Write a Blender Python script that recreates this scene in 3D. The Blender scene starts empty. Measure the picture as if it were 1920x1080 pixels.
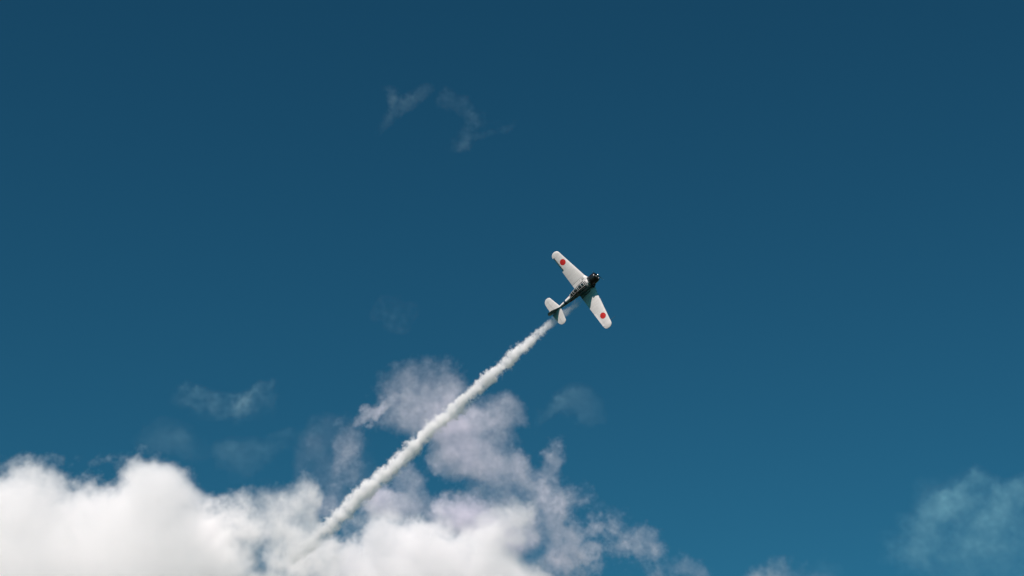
import bpy, bmesh, math
import numpy as np
from mathutils import Matrix, Vector

scene = bpy.context.scene
COL = scene.collection

# ------------------------------------------------------------------ camera
PITCH = math.radians(27.0)
FPX = 3733.0                      # focal length in photo pixels (1920 wide)
cam_data = bpy.data.cameras.new("camera")
cam_data.sensor_width = 36.0
cam_data.lens = 36.0 * FPX / 1920.0
cam_data.clip_start = 0.5
cam_data.clip_end = 30000.0
cam = bpy.data.objects.new("camera", cam_data)
COL.objects.link(cam)
CAM = Vector((0.0, 0.0, 1.7))
cam.location = CAM
cam.rotation_euler = (math.radians(90) + PITCH, 0, 0)
scene.camera = cam
RIGHT = Vector((1, 0, 0))
UP = Vector((0, -math.sin(PITCH), math.cos(PITCH)))
FWD = Vector((0, math.cos(PITCH), math.sin(PITCH)))


def spot(px, py, dist):
    """World point seen in direction (px, py) of the photograph, dist metres deep."""
    return CAM + dist * (FWD + RIGHT * ((px - 960) / FPX) + UP * ((540 - py) / FPX))


# aircraft attitude: columns = nose, port wing, up ; rows = right, up, toward the camera
ATT = np.array([[0.7321, -0.5493, -0.4029], [0.6445, 0.75, 0.1486], [0.2206, -0.3685, 0.9031]])
BASIS = np.array([list(RIGHT), list(UP), list(-FWD)]).T
ROT = BASIS @ ATT
PLANE_DIST = FPX / 14.5
PLANE_LOC = spot(1106.1, 528.8, PLANE_DIST)

# ------------------------------------------------------------------ light
sun_local = np.array([0.46, 0.77, 0.44]); sun_local /= np.linalg.norm(sun_local)
SUN = Vector((ROT @ sun_local).tolist()).normalized()
sun_data = bpy.data.lights.new("sun", 'SUN')
sun_data.energy = 5.0
sun_data.angle = math.radians(0.5)
sun_data.color = (1.0, 0.88, 0.835)
sun = bpy.data.objects.new("sun", sun_data)
sun.rotation_euler = SUN.to_track_quat('Z', 'Y').to_euler()
COL.objects.link(sun)

world = bpy.data.worlds.new("World")
scene.world = world
world.use_nodes = True
nt = world.node_tree
nt.nodes.clear()
wo = nt.nodes.new("ShaderNodeOutputWorld")
bg = nt.nodes.new("ShaderNodeBackground")
sky = nt.nodes.new("ShaderNodeTexSky")
sky.sky_type = 'NISHITA'
sky.sun_disc = False
sky.sun_elevation = math.asin(SUN.z)
sky.sun_rotation = math.atan2(SUN.x, SUN.y)
sky.air_density = 1.0
sky.dust_density = 0.3
sky.ozone_density = 3.0
gam = nt.nodes.new("ShaderNodeGamma"); gam.inputs[1].default_value = 1.4
tint = nt.nodes.new("ShaderNodeMix"); tint.data_type = 'RGBA'; tint.blend_type = 'MULTIPLY'
tint.inputs[0].default_value = 1.0
tint.inputs[7].default_value = (0.179, 0.57, 0.483, 1)
nt.links.new(sky.outputs[0], gam.inputs[0])
nt.links.new(gam.outputs[0], tint.inputs[6])
nt.links.new(tint.outputs[2], bg.inputs[0])
bg.inputs[1].default_value = 0.05
nt.links.new(bg.outputs[0], wo.inputs[0])

scene.view_settings.view_transform = 'Standard'
scene.view_settings.look = 'None'
scene.view_settings.exposure = 0.27
scene.view_settings.gamma = 1.0
scene.view_settings.use_curve_mapping = False
cy = scene.cycles
cy.max_bounces = 34
cy.diffuse_bounces = 0
cy.glossy_bounces = 3
cy.volume_bounces = 32
cy.transparent_max_bounces = 48
cy.volume_step_rate = 3.0
cy.volume_max_steps = 512
cy.use_denoising = True
cy.denoiser = 'OPENIMAGEDENOISE'


# ------------------------------------------------------------------ materials
def mat_paint(name, col, rough=0.4, var=0.04, scale=3.0, metal=0.0, bump=0.0):
    m = bpy.data.materials.new(name); m.use_nodes = True
    n = m.node_tree.nodes; l = m.node_tree.links
    b = n["Principled BSDF"]
    tc = n.new("ShaderNodeTexCoord")
    no = n.new("ShaderNodeTexNoise"); no.inputs["Scale"].default_value = scale; no.inputs["Detail"].default_value = 6
    mp = n.new("ShaderNodeMapping"); mp.inputs["Scale"].default_value = (0.35, 1.2, 1.0)
    l.new(tc.outputs["Object"], mp.inputs[0]); l.new(mp.outputs[0], no.inputs["Vector"])
    cr = n.new("ShaderNodeValToRGB")
    cr.color_ramp.elements[0].position = 0.3; cr.color_ramp.elements[1].position = 0.7
    cr.color_ramp.elements[0].color = tuple(max(0, c * (1 - var * 2)) for c in col) + (1,)
    cr.color_ramp.elements[1].color = tuple(min(1, c * (1 + var)) for c in col) + (1,)
    l.new(no.outputs[0], cr.inputs[0]); l.new(cr.outputs[0], b.inputs["Base Color"])
    b.inputs["Roughness"].default_value = rough
    b.inputs["Metallic"].default_value = metal
    return m


WHITE = mat_paint("white_paint", (0.655, 0.635, 0.61), 0.42, 0.05)
RED = mat_paint("red_paint", (0.52, 0.014, 0.012), 0.45, 0.08)
BLACK = mat_paint("black_cowl_paint", (0.006, 0.007, 0.009), 0.28, 0.1)
DARK = mat_paint("dark_gap", (0.015, 0.015, 0.017), 0.7, 0.1)
BAND = mat_paint("navy_band", (0.02, 0.05, 0.09), 0.45, 0.1)
METAL = mat_paint("bare_metal", (0.55, 0.55, 0.56), 0.3, 0.1, metal=1.0)
ENGINE = mat_paint("engine_metal", (0.12, 0.12, 0.12), 0.5, 0.2, metal=0.6)
RUBBER = mat_paint("rubber", (0.02, 0.02, 0.02), 0.8, 0.1)
FRAME = mat_paint("canopy_frame_paint", (0.50, 0.50, 0.48), 0.4, 0.05)
GLASS = mat_paint("canopy_glass", (0.012, 0.016, 0.018), 0.06, 0.1)
GLASS.node_tree.nodes["Principled BSDF"].inputs["Specular IOR Level"].default_value = 0.7


# ------------------------------------------------------------------ mesh helpers
def link_mesh(name, verts, faces, mat, parent=None, smooth=True, angle=35):
    me = bpy.data.meshes.new(name)
    me.from_pydata([tuple(v) for v in verts], [], faces)
    bm = bmesh.new(); bm.from_mesh(me)
    bmesh.ops.remove_doubles(bm, verts=bm.verts, dist=1e-5)
    bmesh.ops.recalc_face_normals(bm, faces=bm.faces)
    bm.to_mesh(me); bm.free()
    me.materials.append(mat)
    if smooth:
        me.polygons.foreach_set("use_smooth", [True] * len(me.polygons))
        me.set_sharp_from_angle(angle=math.radians(angle))
    o = bpy.data.objects.new(name, me)
    COL.objects.link(o)
    if parent: o.parent = parent
    return o


def loft(rings, closed=True, caps=True):
    n = len(rings[0]); v = [p for r in rings for p in r]; f = []
    for i in range(len(rings) - 1):
        for j in range(n if closed else n - 1):
            k = (j + 1) % n
            f.append((i * n + j, i * n + k, (i + 1) * n + k, (i + 1) * n + j))
    if caps:
        f.append(tuple(range(n))[::-1]); f.append(tuple((len(rings) - 1) * n + j for j in range(n)))
    return v, f


def join(*parts):
    v, f = [], []
    for pv, pf in parts:
        o = len(v); v += list(pv); f += [tuple(i + o for i in q) for q in pf]
    return v, f


def tube(pts, radii, n=10):
    rings = []
    for i, p in enumerate(pts):
        p = Vector(p)
        a = Vector(pts[max(0, i - 1)]); b = Vector(pts[min(len(pts) - 1, i + 1)])
        d = (b - a).normalized()
        u = d.cross(Vector((0.123, 0.4, 1))).normalized(); w = d.cross(u)
        r = radii[i] if isinstance(radii, (list, tuple)) else radii
        rings.append([p + u * (r * math.cos(t)) + w * (r * math.sin(t)) for t in [2 * math.pi * k / n for k in range(n)]])
    return loft(rings)


def naca(c):
    return 2.969 * math.sqrt(max(c, 0)) - 1.26 * c - 3.516 * c ** 2 + 2.843 * c ** 3 - 1.036 * c ** 4


NC = 12


def section(xle, xte, s, off, t, c0=0.0, c1=1.0, camber=0.0, drop=None):
    """Closed airfoil ring (x, span, height). t = thickness / chord ratio."""
    ch = xle - xte
    cs = [c0 + (c1 - c0) * (1 - math.cos(math.pi * k / NC)) / 2 for k in range(NC + 1)]
    up = []; lo = []
    for c in cs:
        h = naca(c) * t * ch * 0.5
        cam_ = camber * ch * 4 * c * (1 - c)
        up.append([xle - c * ch, s, off + cam_ + h]); lo.append([xle - c * ch, s, off + cam_ - h])
    ring = up + lo[::-1]
    if drop is not None:
        xh = xle - c0 * ch; zh = off
        a = math.radians(drop)
        for p in ring:
            dx = xh - p[0]; dz = p[2] - zh
            p[0] = xh - dx * math.cos(a) + dz * math.sin(-a)
            p[2] = zh - dx * math.sin(a) + dz * math.cos(a)
    return ring


# ------------------------------------------------------------------ aircraft
plane = bpy.data.objects.new("propeller_airplane", None)
plane.empty_display_size = 2
COL.objects.link(plane)
M4 = Matrix([[*ROT[0], PLANE_LOC.x], [*ROT[1], PLANE_LOC.y], [*ROT[2], PLANE_LOC.z], [0, 0, 0, 1]])
plane.matrix_world = M4
plane["label"] = "white vintage propeller airplane with red wing roundels and black engine cowling, banking hard"
plane["category"] = "airplane"

# --- fuselage
FST = [(0.16, .58, .62, -.66), (-.3, .57, .64, -.74), (-.9, .55, .64, -.78), (-1.6, .52, .62, -.76), (-2.3, .47, .59, -.67),
       (-3.0, .42, .54, -.52), (-3.7, .345, .51, -.37), (-4.4, .27, .48, -.22), (-5.1, .20, .45, -.08), (-5.8, .13, .42, .03),
       (-6.3, .07, .38, .12), (-6.5, .02, .33, .18)]


def fus(x, k, grow=0.0):
    """Point k of 1 (angle fraction, 0 = port side, .25 = top) on the skin at station x."""
    for a, b in zip(FST, FST[1:]):
        if a[0] >= x >= b[0]:
            t = (a[0] - x) / (a[0] - b[0]); break
    else:
        a = b = FST[0] if x > FST[0][0] else FST[-1]; t = 0
    w, zt, zb = [a[i] + (b[i] - a[i]) * t for i in (1, 2, 3)]
    zc = (zt + zb) / 2; h = (zt - zb) / 2
    an = 2 * math.pi * k
    c, s = math.cos(an), math.sin(an)
    e = 1.14
    return Vector((x, (w + grow) * math.copysign(abs(c) ** e, c), zc + (h + grow) * math.copysign(abs(s) ** e, s)))


NF = 36
v, f = loft([[fus(s[0], k / NF) for k in range(NF)] for s in FST])
fuselage = link_mesh("fuselage", v, f, WHITE, plane)
# skin joints: thin raised bands round the fuselage
for x in (-2.62, -4.75):
    v, f = loft([[fus(x + dx, k / NF, g) for k in range(NF)] for dx, g in ((.012, -.01), (.012, .006), (-.012, .006), (-.012, -.01))], caps=False)
    link_mesh("skin_joint", v, f, ENGINE, fuselage)
v, f = loft([[fus(x, k / NF, g) for k in range(NF)] for x, g in ((-4.02, -.01), (-4.02, .006), (-4.15, .006), (-4.3, .006), (-4.3, -.01))], caps=False)
link_mesh("tail_band", v, f, BAND, fuselage)


def side_disc(side, cx, r, n=28, rings=5):
    vs, fs = [], []
    def P(x, z):
        # find the angle fraction with this height
        lo, hi = (-.2, .2)
        for _ in range(30):
            m = (lo + hi) / 2
            p = fus(x, m, .006)
            if p.z < z: lo = m
            else: hi = m
        p = fus(x, (lo + hi) / 2, .006)
        return Vector((p.x, p.y * side, p.z))
    zc = 0.06
    vs.append(P(cx, zc))
    for i in range(1, rings + 1):
        for k in range(n):
            a = 2 * math.pi * k / n
            vs.append(P(cx + r * i / rings * math.cos(a), zc + r * i / rings * math.sin(a)))
    for k in range(n):
        fs.append((0, 1 + k, 1 + (k + 1) % n))
        for i in range(rings - 1):
            fs.append((1 + i * n + k, 1 + i * n + (k + 1) % n, 1 + (i + 1) * n + (k + 1) % n, 1 + (i + 1) * n + k))
    return vs, fs


for sd in (1, -1):
    v, f = side_disc(sd, -3.38, .30)
    o = link_mesh("roundel", v, f, RED, plane)
    o["label"] = "red disc on the fuselage side"

# --- wing
TC = 0.145


def wz(y):
    return -0.50 + max(0.0, abs(y) - 1.4) * math.tan(math.radians(5.2))


def wle(y):
    y = abs(y)
    if y < 1.0: return 0.05
    if y < 1.4: return 0.05 - (y - 1.0) / .4 * .17
    base = -.12 - (y - 1.4) / (5.75 - 1.4) * .76
    if y > 5.75:
        t = min(1, (y - 5.75) / .70); mid = -1.50
        return mid + (-.88 - mid) * math.sqrt(max(0, 1 - t ** 2.3))
    return base


def wte(y):
    y = abs(y)
    if y < 1.4: return -2.26
    base = -2.26 + (y - 1.4) / (5.75 - 1.4) * .12
    if y > 5.75:
        t = min(1, (y - 5.75) / .70); mid = -1.50
        return mid + (-2.14 - mid) * math.sqrt(max(0, 1 - t ** 2.6))
    return base


def wtop(x, y):
    c = (wle(y) - x) / (wle(y) - wte(y)); ch = wle(y) - wte(y)
    tt = TC - .03 * max(0, abs(y) - 1.4) / 4.5
    return wz(y) + .02 * ch * 4 * c * (1 - c) + naca(min(max(c, 0), 1)) * tt * ch * .5


def wsec(y, c0=0., c1=1., drop=None):
    tt = TC - .03 * max(0, abs(y) - 1.4) / 4.5
    return section(wle(y), wte(y), y, wz(y), tt, c0, c1, .02, drop)


v, f = loft([wsec(y) for y in (-1.395, -1.2, -1.0, -.8, 0, .8, 1.0, 1.2, 1.395)])
centre = link_mesh("wing_center_section", v, f, WHITE, plane, angle=50)
HINGE = 0.80
TIPY = [5.85, 5.9, 6.0, 6.1, 6.2, 6.28, 6.35, 6.4, 6.43, 6.447]
for sd in (1, -1):
    a = loft([wsec(sd * y) for y in (1.41, 2.0, 2.8, 3.68)])
    b = loft([wsec(sd * y, 0, HINGE - .006) for y in (3.68, 4.5, 5.3, 5.85)])
    c = loft([wsec(sd * y) for y in TIPY])
    v, f = join(a, b, c)
    w = link_mesh("wing", v, f, WHITE, plane, angle=50)
    drop = 38 if sd > 0 else -9
    v, f = loft([wsec(sd * y, HINGE, 1, drop) for y in (3.70, 4.5, 5.3, 5.83)])
    ail = link_mesh("aileron", v, f, WHITE, w, angle=50)
    if sd > 0: ail["label"] = "lowered aileron"
    # panel join strip, a shallow dark joint line over the top skin
    xs = [wle(1.4) - .02 - k / 14 * (wle(1.4) - wte(1.4) - .04) for k in range(15)]
    v, f = loft([[(x, sd * (1.4 + dy), wtop(x, sd * 1.4) + .006) for x in xs] for dy in (-.012, .012)], closed=False, caps=False)
    link_mesh("joint_strip", v, f, ENGINE, w, smooth=False)
    # roundel lying on the wing skin
    cy_, cx_ = 4.62, -1.32 if sd > 0 else -1.30
    r = .41; n = 36; vs = [(cx_, sd * cy_, wtop(cx_, cy_) + .006)]; fs = []
    R_ = 7
    for i in range(1, R_ + 1):
        for k in range(n):
            t = 2 * math.pi * k / n
            x, y = cx_ + r * i / R_ * math.cos(t), cy_ + r * i / R_ * math.sin(t)
            vs.append((x, sd * y, wtop(x, y) + .006))
    for k in range(n):
        fs.append((0, 1 + k, 1 + (k + 1) % n))
        for i in range(R_ - 1):
            fs.append((1 + i * n + k, 1 + i * n + (k + 1) % n, 1 + (i + 1) * n + (k + 1) % n, 1 + (i + 1) * n + k))
    o = link_mesh("roundel", vs, fs, RED, w)
    o["label"] = "red disc near the wing tip"

# walkway strip beside the fuselage and the small stencilled mark on the port root
def strip(x0, x1, y0, y1, name, mat, up=.007, n=8):
    rows = [[(x0 + (x1 - x0) * k / n, y, wtop(x0 + (x1 - x0) * k / n, y) + up) for k in range(n + 1)] for y in (y0, (y0 + y1) / 2, y1)]
    v, f = loft(rows, closed=False, caps=False)
    return v, f


v, f = strip(-.75, -2.24, .80, .90, "", None)
link_mesh("walkway_strip", v, f, DARK, centre, smooth=False)
v, f = strip(-.75, -2.24, -.90, -.80, "", None)
link_mesh("walkway_strip", v, f, DARK, centre, smooth=False)
mk = []
for (x0, x1, y0, y1) in ((-.50, -.78, 1.19, 1.235), (-.50, -.78, 1.02, 1.065), (-.61, -.67, 1.065, 1.19), (-.50, -.545, 1.19, 1.30), (-.735, -.78, .92, 1.02), (-1.02, -1.09, 1.13, 1.20), (-.42, -.46, .95, 1.25)):
    mk.append(strip(x0, x1, y0, y1, "", None, n=3))
for v, f in mk:
    link_mesh("stencil_mark", v, f, DARK, centre, smooth=False)

# pitot tube near the starboard tip
v, f = join(tube([(-.80, -5.75, wz(5.75)), (-.25, -5.75, wz(5.75))], [.022, .018]), tube([(-.25, -5.75, wz(5.75)), (.0, -5.75, wz(5.75))], .012))
link_mesh("pitot_tube", v, f, METAL, plane)

# --- tail
def stab_le(y):
    if y < 1.7: return -5.0 - y * .25
    t = min(1, (y - 1.7) / .38); return -5.95 + (-5.425 + 5.95) * math.sqrt(max(0, 1 - t ** 2.4))


def stab_te(y):
    if y < 1.35: return -6.52 - .06 * math.sin(y * 2)
    t = min(1, (y - 1.35) / .73); return -5.95 + (-6.545 + 5.95) * math.sqrt(max(0, 1 - t ** 2.2))


for sd in (1, -1):
    ys = [.04, .5, 1.0, 1.35, 1.6, 1.75, 1.88, 1.97, 2.03, 2.065, 2.078]
    v, f = loft([section(stab_le(y), stab_te(y), sd * y, .28, .09, 0, .56) for y in ys])
    st = link_mesh("tailplane", v, f, WHITE, plane, angle=50)
    v, f = loft([section(stab_le(y), stab_te(y), sd * y, .28, .09, .575, 1, 0, 3) for y in [.16] + ys[1:]])
    link_mesh("elevator", v, f, WHITE, st, angle=50)


def fin_x(z, le):
    zz = [(.25, -4.95, -6.93), (.45, -5.1, -6.95), (.7, -5.38, -6.92), (1.0, -5.68, -6.86), (1.2, -5.86, -6.78), (1.35, -6.00, -6.68), (1.45, -6.13, -6.58), (1.51, -6.27, -6.44)]
    for a, b in zip(zz, zz[1:]):
        if a[0] <= z <= b[0]:
            t = (z - a[0]) / (b[0] - a[0]); i = 1 if le else 2
            return a[i] + (b[i] - a[i]) * t
    return zz[0][1 if le else 2] if z < zz[0][0] else zz[-1][1 if le else 2]


def upright(ring):
    return [(p[0], p[2], p[1]) for p in ring]


zs = [.34, .45, .7, 1.0, 1.2, 1.35, 1.45, 1.51]
def hinge_frac(z, g): return (fin_x(z, 1) + 6.33 + g) / (fin_x(z, 1) - fin_x(z, 0))
v, f = loft([upright(section(fin_x(z, 1), fin_x(z, 0), z, 0, .085, 0, hinge_frac(z, -.008))) for z in zs[:-1]])
fin = link_mesh("tail_fin", v, f, WHITE, plane, angle=50)
zr = [.02, .1] + zs
v, f = loft([upright(section(fin_x(z, 1), fin_x(z, 0) if z > .15 else -6.8 - z, z, 0, .085, hinge_frac(z, .008) if z > .15 else .72, 1)) for z in zr])
link_mesh("rudder", v, f, WHITE, fin, angle=50)
v, f = join(tube([(-5.95, 0, .05), (-6.15, 0, -.2)], .03), )
tl = link_mesh("tail_wheel_strut", v, f, METAL, plane)
v, f = tube([(-6.2, -.05, -.26), (-6.2, .05, -.26)], .13, 18)
link_mesh("tail_wheel", v, f, RUBBER, tl)

# --- engine cowling (open front with the radial engine inside)
prof = [(.165, .615), (.2, .64), (.5, .665), (.85, .665), (1.05, .64), (1.16, .59), (1.20, .53), (1.18, .49), (1.10, .48), (.9, .50)]
rings = [[(x, r * math.cos(2 * math.pi * k / 40), r * math.sin(2 * math.pi * k / 40)) for k in range(40)] for x, r in prof]
v, f = loft(rings)
cowl = link_mesh("engine_cowling", v, f, BLACK, plane, angle=60)
for k in range(9):
    a = 2 * math.pi * k / 9
    d = Vector((0, math.cos(a), math.sin(a)))
    c0 = Vector((.98, 0, 0))
    cyl = tube([c0 + d * .16, c0 + d * .28, c0 + d * .30, c0 + d * .42, c0 + d * .46], [.07, .085, .10, .10, .06], 12)
    link_mesh("engine_cylinder", *cyl, ENGINE, cowl)
v, f = tube([(.92, 0, 0), (1.1, 0, 0), (1.22, 0, 0)], [.19, .17, .09], 20)
link_mesh("gear_case", v, f, ENGINE, cowl)
for a in range(12):  # cowl flaps at the rear lip, slightly open
    t0, t1 = 2 * math.pi * (a + .08) / 12, 2 * math.pi * (a + .92) / 12
    rr = [[(x, r * math.cos(t0 + (t1 - t0) * k / 4), r * math.sin(t0 + (t1 - t0) * k / 4)) for k in range(5)] for x, r in ((.26, .655), (.05, .70), (.05, .69), (.26, .645))]
    v, f = loft(rr, closed=False, caps=False)
    link_mesh("cowl_flap", v, f, BLACK, cowl)

# propeller with spinner hub, two blades
prop = link_mesh("propeller_hub", *tube([(1.2, 0, 0), (1.32, 0, 0), (1.42, 0, 0), (1.5, 0, 0), (1.53, 0, 0)], [.13, .13, .11, .06, .01], 20), METAL, plane, angle=60)
for s in (1, -1):
    d = Vector((0, .35 * s, .94 * s)).normalized(); tn = Vector((0, -d.z, d.y))
    rr = []
    for r, w, tw_ in ((.1, .05, 70), (.3, .09, 55), (.6, .115, 38), (.9, .11, 28), (1.15, .085, 23), (1.30, .045, 20)):
        a = math.radians(tw_); cdir = tn * math.cos(a) * s + Vector((1, 0, 0)) * math.sin(a)
        ndir = d.cross(cdir)
        th = .028 * (1.4 - r)
        rr.append([Vector((1.34, 0, 0)) + d * r + cdir * (w * math.cos(t)) + ndir * (th * math.sin(t)) for t in [2 * math.pi * k / 12 for k in range(12)]])
    v, f = loft(rr)
    link_mesh("propeller_blade", v, f, BLACK, prop)

# exhaust stack on the starboard side, air scoop on the chin
v, f = tube([(.35, -.60, -.30), (.1, -.70, -.38), (-.3, -.76, -.42), (-.75, -.80, -.44)], [.07, .085, .085, .08], 14)
link_mesh("exhaust_pipe", v, f, ENGINE, plane)
v, f = tube([(.95, -.30, -.62), (.6, -.32, -.70), (.0, -.3, -.70), (-.3, -.28, -.66)], [.10, .13, .13, .05], 14)
link_mesh("air_scoop", v, f, BLACK, plane)
v, f = tube([(-.2, .12, .58), (-.25, .12, 1.05)], [.018, .01], 8)
link_mesh("radio_mast", v, f, METAL, plane)

# --- long greenhouse canopy: dark panes between pale frames
CS = [(-.28, .40, .56), (-.62, .42, .98), (-1.0, .42, 1.06), (-1.6, .41, 1.06), (-2.2, .39, 1.02), (-2.6, .36, .92), (-3.15, .30, .58)]


def can(x, k, g=0.0):
    for a, b in zip(CS, CS[1:]):
        if a[0] >= x >= b[0]:
            t = (a[0] - x) / (a[0] - b[0]); break
    w, zt = [a[i] + (b[i] - a[i]) * t for i in (1, 2)]
    z0 = .40
    an = math.pi * k
    return Vector((x, (w + g) * math.copysign(abs(math.cos(an)) ** .7, math.cos(an)), z0 + (zt - z0 + g) * abs(math.sin(an)) ** .75))


xs = [c[0] for c in CS]
v, f = loft([[can(x, k / 16) for k in range(17)] for x in xs], closed=True)
canopy = link_mesh("canopy", v, f, GLASS, plane, angle=25)


def hoop(x, wdt, g=.018):
    rr = [[can(max(min(x + dx, xs[0]), xs[-1]), k / 16, gg) for k in range(17)] for dx, gg in ((wdt, -.01), (wdt, g), (-wdt, g), (-wdt, -.01))]
    return loft(rr, closed=False, caps=False)


for x in (-.32, -.45, -.62, -1.0, -1.5, -1.72, -2.3, -2.6, -3.05):
    v, f = hoop(x, .022 if x > -3 else .09)
    link_mesh("canopy_frame", v, f, FRAME, canopy)
for k in (.12, .36, .64, .88):
    pts = [can(x, k, .012) for x in xs]
    v, f = tube(pts, .018, 6)
    link_mesh("canopy_rail", v, f, FRAME, canopy)

# ------------------------------------------------------------------ smoke and clouds
def spectrum_noise(shape, beta, seed, stretch=(1, 1, 1), kmin=0.0):
    rng = np.random.default_rng(seed)
    w = rng.standard_normal(shape).astype(np.float32)
    F = np.fft.rfftn(w)
    kx = np.fft.fftfreq(shape[0])[:, None, None] * stretch[0]
    ky = np.fft.fftfreq(shape[1])[None, :, None] * stretch[1]
    kz = np.fft.rfftfreq(shape[2])[None, None, :] * stretch[2]
    k = np.sqrt(kx ** 2 + ky ** 2 + kz ** 2)
    k[0, 0, 0] = 1
    a = np.maximum(k, 1e-6) ** (-beta / 2)
    a[k < kmin] *= (k[k < kmin] / kmin) ** 3
    a[0, 0, 0] = 0
    n = np.fft.irfftn(F * a, s=shape).astype(np.float32)
    return n / n.std()


def smooth(t):
    t = np.clip(t, 0, 1); return t * t * (3 - 2 * t)


def vapour_material(name, colour, density, aniso, skin=0.004):
    m = bpy.data.materials.new(name); m.use_nodes = True
    n = m.node_tree.nodes; l = m.node_tree.links; n.clear()
    out = n.new("ShaderNodeOutputMaterial")
    pv = n.new("ShaderNodeVolumePrincipled")
    pv.inputs["Color"].default_value = (*colour, 1)
    pv.inputs["Density"].default_value = density
    pv.inputs["Anisotropy"].default_value = aniso
    l.new(pv.outputs[0], out.inputs["Volume"])
    s = bpy.data.materials.new(name + "_skin"); s.use_nodes = True
    n = s.node_tree.nodes; l = s.node_tree.links; n.clear()
    out = n.new("ShaderNodeOutputMaterial")
    mx = n.new("ShaderNodeMixShader"); mx.inputs[0].default_value = skin
    tr = n.new("ShaderNodeBsdfTransparent"); tl = n.new("ShaderNodeBsdfTranslucent")
    tl.inputs[0].default_value = (.9, .9, .9, 1)
    l.new(tr.outputs[0], mx.inputs[1]); l.new(tl.outputs[0], mx.inputs[2]); l.new(mx.outputs[0], out.inputs["Surface"])
    return m, s


def vapour(name, dens, lo, hi, mats, matrix, skin_voxel, skin_level):
    """A body of vapour: density samples (nx, ny, nz) over the local box lo..hi, with a thin outer skin mesh."""
    nx, ny, nz = dens.shape
    me = bpy.data.meshes.new(name)
    flat = np.ascontiguousarray(dens.transpose(2, 1, 0)).ravel().astype(np.float32)   # x fastest
    N = flat.size
    me.vertices.add(N)
    at = me.attributes.new("dens", 'FLOAT', 'POINT')
    at.data.foreach_set("value", flat)
    for m in mats: me.materials.append(m)
    src = bpy.data.objects.new(name + "_samples", me)          # sample table, not part of the scene
    g = bpy.data.node_groups.new(name, 'GeometryNodeTree')
    g.interface.new_socket(name="Geometry", in_out='INPUT', socket_type='NodeSocketGeometry')
    g.interface.new_socket(name="Geometry", in_out='OUTPUT', socket_type='NodeSocketGeometry')
    N_, L = g.nodes, g.links
    gi = N_.new("NodeGroupInput"); go = N_.new("NodeGroupOutput")
    pos = N_.new("GeometryNodeInputPosition")
    sp = N_.new("ShaderNodeSeparateXYZ"); L.new(pos.outputs[0], sp.inputs[0])
    def math_(op, a, b, c=None):
        q = N_.new("ShaderNodeMath"); q.operation = op
        for i, x in enumerate((a, b, c)):
            if x is None: continue
            if isinstance(x, (int, float)): q.inputs[i].default_value = x
            else: L.new(x, q.inputs[i])
        return q.outputs[0]
    idx = []
    for i, nn in enumerate((nx, ny, nz)):
        t = math_('SUBTRACT', sp.outputs[i], float(lo[i]))
        t = math_('MULTIPLY', t, (nn - 1) / (hi[i] - lo[i]))
        idx.append(math_('ROUND', t, 0.0))
    # integer arithmetic keeps large indices exact
    def imath(op, a, b):
        q = N_.new("FunctionNodeIntegerMath"); q.operation = op
        for i, x in enumerate((a, b)):
            if isinstance(x, int): q.inputs[i].default_value = x
            else: L.new(x, q.inputs[i])
        return q.outputs[0]
    index = imath('ADD', imath('MULTIPLY', imath('ADD', imath('MULTIPLY', idx[2], ny), idx[1]), nx), idx[0])
    si = N_.new("GeometryNodeSampleIndex"); si.data_type = 'FLOAT'; si.domain = 'POINT'; si.clamp = True
    na = N_.new("GeometryNodeInputNamedAttribute"); na.data_type = 'FLOAT'; na.inputs[0].default_value = "dens"
    oi = N_.new("GeometryNodeObjectInfo"); oi.inputs["Object"].default_value = src
    L.new(oi.outputs["Geometry"], si.inputs["Geometry"]); L.new(na.outputs[0], si.inputs["Value"]); L.new(index, si.inputs["Index"])
    vc = N_.new("GeometryNodeVolumeCube")
    L.new(si.outputs[0], vc.inputs["Density"])
    vc.inputs["Min"].default_value = lo; vc.inputs["Max"].default_value = hi
    vc.inputs["Resolution X"].default_value = nx; vc.inputs["Resolution Y"].default_value = ny; vc.inputs["Resolution Z"].default_value = nz
    sm = N_.new("GeometryNodeSetMaterial"); sm.inputs["Material"].default_value = mats[0]
    L.new(vc.outputs[0], sm.inputs["Geometry"])
    L.new(sm.outputs[0], go.inputs[0])
    vol = bpy.data.volumes.new(name + "_vapour")
    vol.materials.append(mats[0])
    vo = bpy.data.objects.new("vapour", vol); COL.objects.link(vo)
    vo.modifiers.new("vapour", 'NODES').node_group = g
    # outer skin: the same samples, meshed once
    g2 = g.copy()
    vc2 = [q for q in g2.nodes if q.bl_idname == "GeometryNodeVolumeCube"][0]
    go2 = [q for q in g2.nodes if q.bl_idname == "NodeGroupOutput"][0]
    vm = g2.nodes.new("GeometryNodeVolumeToMesh")
    try: vm.resolution_mode = 'VOXEL_SIZE'
    except Exception: vm.inputs["Resolution Mode"].default_value = 'Size'
    vm.inputs["Voxel Size"].default_value = skin_voxel
    vm.inputs["Threshold"].default_value = skin_level
    g2.links.new(vc2.outputs[0], vm.inputs["Volume"])
    g2.links.new(vm.outputs[0], go2.inputs[0])
    tmp = bpy.data.objects.new("tmp", bpy.data.meshes.new("tmp")); COL.objects.link(tmp)
    tmp.modifiers.new("skin", 'NODES').node_group = g2
    dg = bpy.context.evaluated_depsgraph_get()
    hull = bpy.data.meshes.new_from_object(tmp.evaluated_get(dg), depsgraph=dg)
    bpy.data.objects.remove(tmp)
    hull.name = name; hull.materials.clear(); hull.materials.append(mats[1])
    hull.polygons.foreach_set("use_smooth", [True] * len(hull.polygons))
    o = bpy.data.objects.new(name, hull); COL.objects.link(o)
    o.matrix_world = matrix
    vo.parent = o
    print("HULL", name, len(hull.polygons), dens.shape)
    return o


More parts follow.
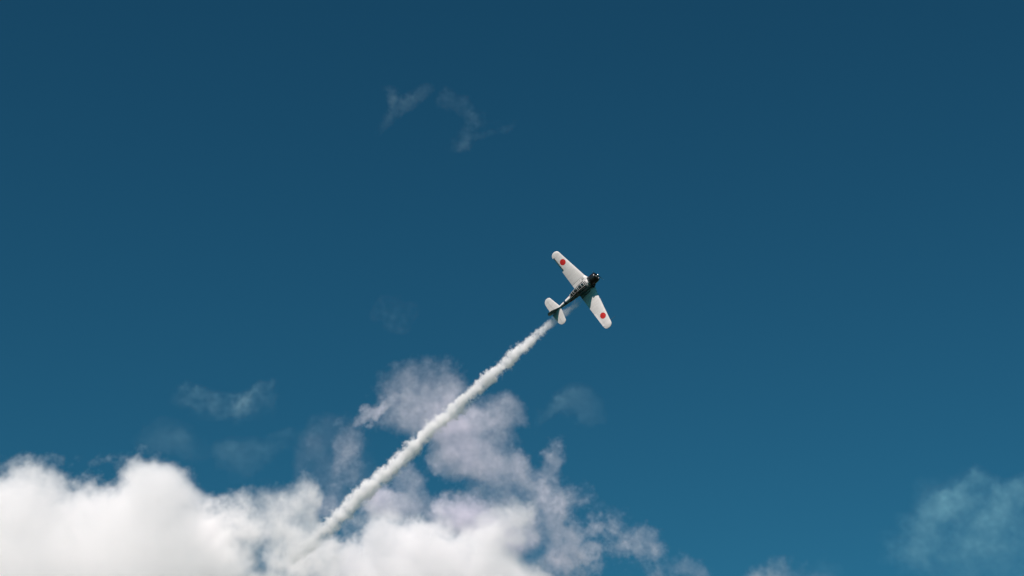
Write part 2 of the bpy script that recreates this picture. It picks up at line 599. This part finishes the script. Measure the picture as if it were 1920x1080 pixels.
# --- smoke trail: local x runs back along the trail
path_px = [(1092, 560, 6), (1080, 571, 9), (1062, 585, 10), (1040, 601, 10), (1016, 619, 10), (991, 643, 12), (966, 661, 13), (938, 690, 14), (918, 708, 15),
           (882, 739, 15.5), (854, 766, 16), (818, 797, 16.5), (782, 833, 17), (725, 886, 17.5), (694, 914, 19.5), (655, 952, 19.5), (617, 985, 20),
           (578, 1021, 21), (542, 1052, 22), (500, 1088, 24), (440, 1142, 31), (380, 1196, 34)]
ROTI = np.linalg.inv(ROT)


def on_sheet(px, py, z):
    """Point of the aircraft's own level z that is seen at (px, py)."""
    d = spot(px, py, 1.0) - CAM
    n_ = Vector(ROT[:, 2].tolist())
    t = ((PLANE_LOC + n_ * z) - CAM).dot(n_) / d.dot(n_)
    return CAM + d * t


P3 = [on_sheet(px, py, -.75) for px, py, _ in path_px]
A = P3[0]; B = P3[-1]
ex = (B - A).normalized()
ez = Vector(ROT[:, 2].tolist()); ez = (ez - ex * ez.dot(ex)).normalized()
ey = ez.cross(ex)
SL = (B - A).length
TM = Matrix([[ex.x, ey.x, ez.x, A.x], [ex.y, ey.y, ez.y, A.y], [ex.z, ey.z, ez.z, A.z], [0, 0, 0, 1]])
pl = [((p - A).dot(ex), (p - A).dot(ey), (p - A).dot(ez), r / 14.5) for p, (_, _, r) in zip(P3, path_px)]
pl = np.array(pl)
vox = .085
ylo, yhi = pl[:, 1].min() - 2.6, pl[:, 1].max() + 2.6
lo = (-1.0, ylo, -2.7); hi = (SL + 1.5, yhi, 2.7)
sh = tuple(int(round((hi[i] - lo[i]) / vox)) for i in range(3))
X = np.linspace(lo[0], hi[0], sh[0], dtype=np.float32)[:, None, None]
Y = np.linspace(lo[1], hi[1], sh[1], dtype=np.float32)[None, :, None]
Z = np.linspace(lo[2], hi[2], sh[2], dtype=np.float32)[None, None, :]
n1 = .6 * spectrum_noise(sh, 4.1, 3, kmin=.018) + .38 * spectrum_noise(sh, 3.8, 33, kmin=.06)
n2 = .6 * spectrum_noise(sh, 4.0, 4, kmin=.02) + .38 * spectrum_noise(sh, 3.8, 34, kmin=.06)
n3 = spectrum_noise(sh, 3.6, 5, kmin=.05)
cyl_y = np.interp(X, pl[:, 0], pl[:, 1]).astype(np.float32)
rad = .90 * np.interp(X, pl[:, 0], pl[:, 3]).astype(np.float32)
rough_amp = np.interp(X, [0, 3, 8, 60], [.10, .14, .30, .38]).astype(np.float32)
yy = Y - cyl_y + n1 * rough_amp * .8
zz = Z + n2 * rough_amp * 1.1
rr = np.sqrt(yy ** 2 + zz ** 2) / rad
Fd = 1.02 - rr + n3 * np.interp(X, [0, 6, 12, 60], [.10, .13, .17, .17]).astype(np.float32)
soft = np.interp(X, [0, 6, 10, 30, 60], [.8, .7, .55, .6, .85]).astype(np.float32)
strength = np.interp(X, [-1, 0, 1.5, 5.2, 6.5, 9, 28, 38, 45, 50, 57], [0, .25, .38, .42, .9, 1.3, 1.25, 1.15, .95, .5, .12]).astype(np.float32)
dens = smooth(Fd / soft) * strength
dens *= smooth((X - lo[0]) / 1.2) * smooth((hi[0] - X) / 2)
dens[dens < .01] = 0
SMOKE = vapour_material("smoke", (1, 1, 1), 1.7, -0.12)
trail = vapour("smoke_trail", dens, lo, hi, SMOKE, TM, .35, .12)
trail["label"] = "long white smoke trail streaming diagonally down behind the airplane"
trail["category"] = "smoke trail"

# --- clouds, each a body of vapour at its own distance
def cloud(name, label, group, box, dist, depth, solids=(), veils=(), step=3.0, seed=1, warp=14, k=.33, soft=.8, core=.026, tint=(.983, .979, .980),
          beta=3.6, holes=(), veil=.4, uneven=.75, fine=2.5, lean=0.0):
    u0, v0, u1, v1 = box
    s = dist / FPX                                   # metres per photo pixel at this distance
    shp = (int((u1 - u0) / step), int(depth / step), int((v1 - v0) / step))
    U = np.linspace(u0, u1, shp[0], dtype=np.float32)[:, None, None]
    D0 = D = np.linspace(-depth / 2, depth / 2, shp[1], dtype=np.float32)[None, :, None]
    V = np.linspace(v1, v0, shp[2], dtype=np.float32)[None, None, :]        # local z goes up
    D = D + lean * (V - (v0 + v1) / 2)      # the near side comes forward lower down
    ST = (1, 2.2, 1)
    a = spectrum_noise(shp, beta, seed, ST); b = spectrum_noise(shp, beta, seed + 50, ST); c = spectrum_noise(shp, beta, seed + 90, ST)
    fa = spectrum_noise(shp, 3.0, seed + 7, ST, kmin=.05); fb = spectrum_noise(shp, 3.0, seed + 13, ST, kmin=.05)
    uu = U + a * warp + fa * fine; vv = V + b * warp + fb * fine
    E = np.full(shp, -9, np.float32)
    for (x, y, rx, ry, rd) in solids:
        q = 1 - np.sqrt(((uu - x) / rx) ** 2 + ((vv - y) / ry) ** 2 + (D / rd) ** 4)
        q = q * min(rx, ry) / 60.0
        E = np.maximum(E, q) + np.log1p(np.exp(-9 * np.abs(E - q))) / 9
    dens = np.zeros(shp, np.float32)
    if solids:
        dens += smooth((E + k * c + .05 * fa) / soft) * core / s
    lump = np.exp(uneven * c + .14 * fb - .3)
    thin = np.zeros(shp, np.float32)
    for (x, y, rx, ry, rd, tau, rot) in veils:
        cr, sr = math.cos(math.radians(rot)), math.sin(math.radians(rot))
        du = uu - x; dv = vv - y
        p = (du * cr + dv * sr) / rx; q = (-du * sr + dv * cr) / ry
        r2 = p ** 2 + q ** 2 + (D / rd) ** 2
        thin += (smooth(1.3 - r2 * .8) * (tau * veil / (rd * 1.3)) / s) ** 2
    dens += np.sqrt(thin) * np.clip(lump - .25, 0, 3)
    for (x, y, rx, ry, am) in holes:
        dens *= 1 - am * np.exp(-(((uu - x) / rx) ** 2 + ((vv - y) / ry) ** 2))
    # let the vapour end inside its box on the sides that are in view
    ed = smooth((U - u0) / 25) * smooth((u1 - U) / 25) * smooth((V - v0) / 25) * smooth((v1 - V) / 25) * smooth((depth / 2 - np.abs(D0)) / 20)
    dens *= ed
    peak = dens.max()
    dens[dens < peak * .004] = 0
    cx, cy2 = (u0 + u1) / 2, (v0 + v1) / 2
    loc = spot(cx, cy2, dist)
    hw, hh, hd = (u1 - u0) / 2 * s, (v1 - v0) / 2 * s, depth / 2 * s
    # local axes: x across, y away, z up (leaning back as the cloud is looked up at)
    T = Matrix([[RIGHT.x, FWD.x, UP.x, loc.x], [RIGHT.y, FWD.y, UP.y, loc.y], [RIGHT.z, FWD.z, UP.z, loc.z], [0, 0, 0, 1]])
    mt = vapour_material(name + "_vapour", tint, 1.0, -0.2, .003)
    o = vapour(name, dens, (-hw, -hd, -hh), (hw, hd, hh), mt, T, step * 3 * s, float(peak * .06))
    o["label"] = label; o["category"] = "cloud"; o["group"] = group
    return o


BANKS = "cumulus banks low in the sky"
WISPS = "thin cloud wisps in the blue sky"

cloud("cumulus_cloud", "big dense white cumulus bank filling the lower left corner of the sky", BANKS,
      (-160, 820, 740, 1220), 2500, 400,
      solids=[(120, 1075, 380, 160, 100), (-60, 990, 130, 112, 85), (60, 1000, 130, 125, 85), (160, 1010, 130, 122, 85), (205, 985, 100, 100, 85), (285, 968, 105, 108, 85), (330, 1010, 90, 110, 85), (170, 1150, 330, 170, 90), (-40, 1150, 240, 170, 90),
              (425, 1085, 85, 105, 85), (500, 1135, 120, 102, 85), (600, 1170, 120, 110, 85)],
      veils=[(480, 948, 66, 46, 40, 2.3, 0), (545, 932, 34, 40, 35, 1.6, 0), (566, 995, 24, 44, 35, 1.4, 0), (425, 985, 60, 64, 40, 6, 0), (600, 1030, 40, 40, 40, 2, 0), (500, 1045, 100, 32, 40, 5.0, 0), (518, 1015, 62, 55, 40, 3.2, 0), (70, 885, 90, 14, 30, 1.2, 0), (200, 885, 60, 14, 30, 1.2, 0)],
      holes=[(526, 990, 36, 15, .3)], seed=11, step=2.8, lean=.33, k=.2, warp=10, beta=3.9)
cloud("cumulus_cloud", "bright white cumulus bank at bottom centre with the smoke trail running into it", BANKS,
      (520, 860, 1160, 1220), 2600, 360,
      solids=[(655, 1065, 85, 85, 85), (730, 1065, 110, 98, 88), (830, 1050, 85, 100, 88), (895, 1050, 60, 90, 80), (770, 1090, 200, 105, 90), (640, 1160, 160, 110, 85), (800, 1180, 200, 140, 88), (930, 1180, 120, 90, 80)],
      veils=[(660, 985, 50, 34, 40, 1.4, 0), (740, 965, 60, 30, 40, 1.0, 0), (925, 985, 60, 45, 50, 2.5, 0)],
      holes=[(985, 1043, 30, 26, .8)], seed=23, step=2.6, lean=.33, k=.27, warp=11, beta=3.8, tint=(.972, .968, .972))
cloud("cloud_veil", "translucent lavender cloud reaching from a round puff behind the trail down to the right", WISPS,
      (640, 630, 1390, 1190), 2750, 170,
      veils=[(785, 740, 72, 66, 42, .62, 0), (775, 775, 60, 50, 40, .5, 20), (716, 766, 34, 15, 24, .6, -30), (835, 800, 50, 40, 38, .8, 35), (885, 818, 68, 58, 42, .8, 20), (935, 785, 38, 38, 36, .5, 0),
             (915, 885, 80, 36, 42, 1.3, 25), (860, 860, 50, 36, 38, .7, 40), (1028, 900, 30, 52, 36, 1.4, 8), (990, 940, 90, 48, 45, 1.7, 20), (1100, 1000, 102, 72, 45, 3.2, 25), (1050, 960, 66, 54, 42, 2.1, 20), (1222, 1025, 44, 48, 40, 1.9, 0),
             (1170, 1010, 56, 44, 40, 1.8, 20), (1290, 1060, 50, 34, 34, .5, 0), (945, 1010, 60, 60, 45, 3.5, 0), (1075, 1080, 80, 62, 50, 4.0, 0), (1200, 1095, 110, 50, 45, 1.5, 0), (890, 970, 80, 45, 42, 2.5, 0), (960, 1100, 80, 50, 45, 4, 0),
             (780, 900, 34, 24, 30, .4, 0), (760, 945, 60, 34, 34, .5, 0), (715, 945, 42, 34, 34, .6, 0)],
      holes=[(988, 1045, 40, 33, .92), (880, 930, 34, 17, .6), (1166, 1055, 26, 22, .55), (985, 885, 26, 22, .3)],
      seed=31, step=2.7, warp=12, veil=.74, uneven=.62, beta=3.4, fine=1.3, tint=(.96, .93, 1))
cloud("cloud_veil", "faint upright cloud shred between the left bank and the smoke trail", WISPS,
      (540, 760, 800, 1010), 2550, 110,
      veils=[(650, 828, 36, 36, 30, .5, 0), (662, 860, 26, 30, 30, .4, 0), (642, 890, 36, 48, 30, .35, 15), (605, 945, 36, 42, 30, .6, 20), (630, 880, 80, 90, 35, .08, 0)], seed=37, step=2.6, warp=9, veil=.8, uneven=.4, beta=3.5, tint=(.96, .93, 1))
cloud("cloud_wisp", "small winged wisp floating above the left cumulus bank", WISPS,
      (310, 690, 540, 810), 2450, 80,
      veils=[(385, 742, 38, 18, 22, .34, -20), (425, 760, 100, 20, 22, .30, -3), (472, 738, 44, 18, 22, .34, -15), (430, 762, 110, 34, 26, .10, 0)], uneven=.5, beta=3.9, seed=41, step=2.6, warp=12, veil=.2, tint=(.65, .92, 1))
cloud("cloud_wisp", "barely visible smudge of cloud just above the left bank's crest", WISPS,
      (220, 770, 410, 880), 2450, 70, veils=[(310, 825, 76, 36, 22, .13, 10)], uneven=.5, beta=3.9, seed=43, step=3, warp=8, veil=.2, tint=(.65, .92, 1))
cloud("cloud_wisp", "faint streak of cloud over the gap right of the left bank", WISPS,
      (380, 780, 640, 930), 2450, 80, veils=[(522, 838, 40, 11, 16, .4, 5), (480, 845, 80, 35, 22, .2, 0), (550, 815, 60, 12, 16, .16, -5), (500, 870, 110, 55, 26, .12, 0)], uneven=.5, beta=3.9, seed=47, step=3, warp=8, veil=.2, tint=(.65, .92, 1))


def chain(pts, r, tau, rd=14):
    out = []
    for (a, b) in zip(pts, pts[1:]):
        L_ = math.hypot(b[0] - a[0], b[1] - a[1]); rot = math.degrees(math.atan2(b[1] - a[1], b[0] - a[0]))
        out.append(((a[0] + b[0]) / 2, (a[1] + b[1]) / 2, L_ * .62, r, rd, tau, rot))
    return out


cloud("cloud_wisp", "high hooked zigzag wisp alone in the upper sky", WISPS,
      (680, 120, 1000, 340), 2600, 80,
      veils=chain([(724, 170), (733, 205), (729, 240)], 13, .12) + chain([(738, 208), (775, 194), (800, 162)], 14, .10) + chain([(822, 182), (850, 197), (885, 200)], 19, .13)
      + chain([(880, 200), (885, 235), (868, 268), (852, 298)], 15, .34) + chain([(884, 258), (925, 240), (960, 220)], 11, .15) + chain([(900, 200), (915, 225)], 22, .12),
      seed=53, step=2.4, warp=8, veil=.30, uneven=.5, tint=(.7, .92, 1), beta=3.9)
cloud("cloud_wisp", "very faint haze patch in mid sky left of the airplane", WISPS,
      (670, 540, 800, 650), 2500, 70, uneven=.5, veils=[(730, 590, 45, 42, 22, .14, 0)], seed=59, step=3, warp=8, veil=.2, tint=(.65, .92, 1))
cloud("cloud_wisp", "thin curled wisp below the airplane, right of the smoke trail", WISPS,
      (980, 710, 1180, 840), 2500, 80, uneven=.5, beta=3.9, veils=[(1045, 768, 50, 20, 20, .2, -30), (1090, 765, 55, 30, 22, .26, 0)], seed=61, step=2.8, warp=9, veil=.2, tint=(.65, .92, 1))
cloud("cloud_veil", "thin teal cloud sheet at the lower right edge of the sky", WISPS,
      (1520, 850, 2120, 1220), 2700, 160,
      veils=[(1780, 1000, 125, 40, 45, .75, -45), (1905, 968, 105, 42, 45, .75, -42), (1740, 1050, 90, 45, 45, .3, -25), (1850, 1060, 110, 50, 50, .34, -20), (1980, 1010, 110, 90, 50, .35, 0), (1610, 1055, 110, 50, 40, .16, -20), (1790, 1030, 200, 110, 55, .2, 0)],
      seed=67, step=4, warp=24, veil=.34, uneven=.5, beta=3.6, tint=(.48, .88, 1))
cloud("cloud_wisp", "small pale tuft at the bottom edge between the two larger clouds", WISPS,
      (1360, 1010, 1580, 1180), 2600, 80, uneven=.5, veils=[(1445, 1085, 60, 28, 25, .3, 0), (1540, 1092, 50, 24, 22, .2, 0)], seed=71, step=3, warp=10)

# ------------------------------------------------------------------ ground far below (out of frame, lights undersides)
gm = bpy.data.materials.new("grassland"); gm.use_nodes = True
n = gm.node_tree.nodes; l = gm.node_tree.links
no = n.new("ShaderNodeTexNoise"); no.inputs["Scale"].default_value = .01; no.inputs["Detail"].default_value = 8
tc = n.new("ShaderNodeTexCoord"); l.new(tc.outputs["Object"], no.inputs["Vector"])
cr = n.new("ShaderNodeValToRGB")
cr.color_ramp.elements[0].color = (.018, .03, .012, 1); cr.color_ramp.elements[1].color = (.04, .045, .022, 1)
l.new(no.outputs[0], cr.inputs[0]); l.new(cr.outputs[0], n["Principled BSDF"].inputs["Base Color"])
n["Principled BSDF"].inputs["Roughness"].default_value = 1
G = 12000
ground = link_mesh("ground", [(-G, -G, 0), (G, -G, 0), (G, G, 0), (-G, G, 0)], [(0, 1, 2, 3)], gm, smooth=False)
ground["kind"] = "structure"
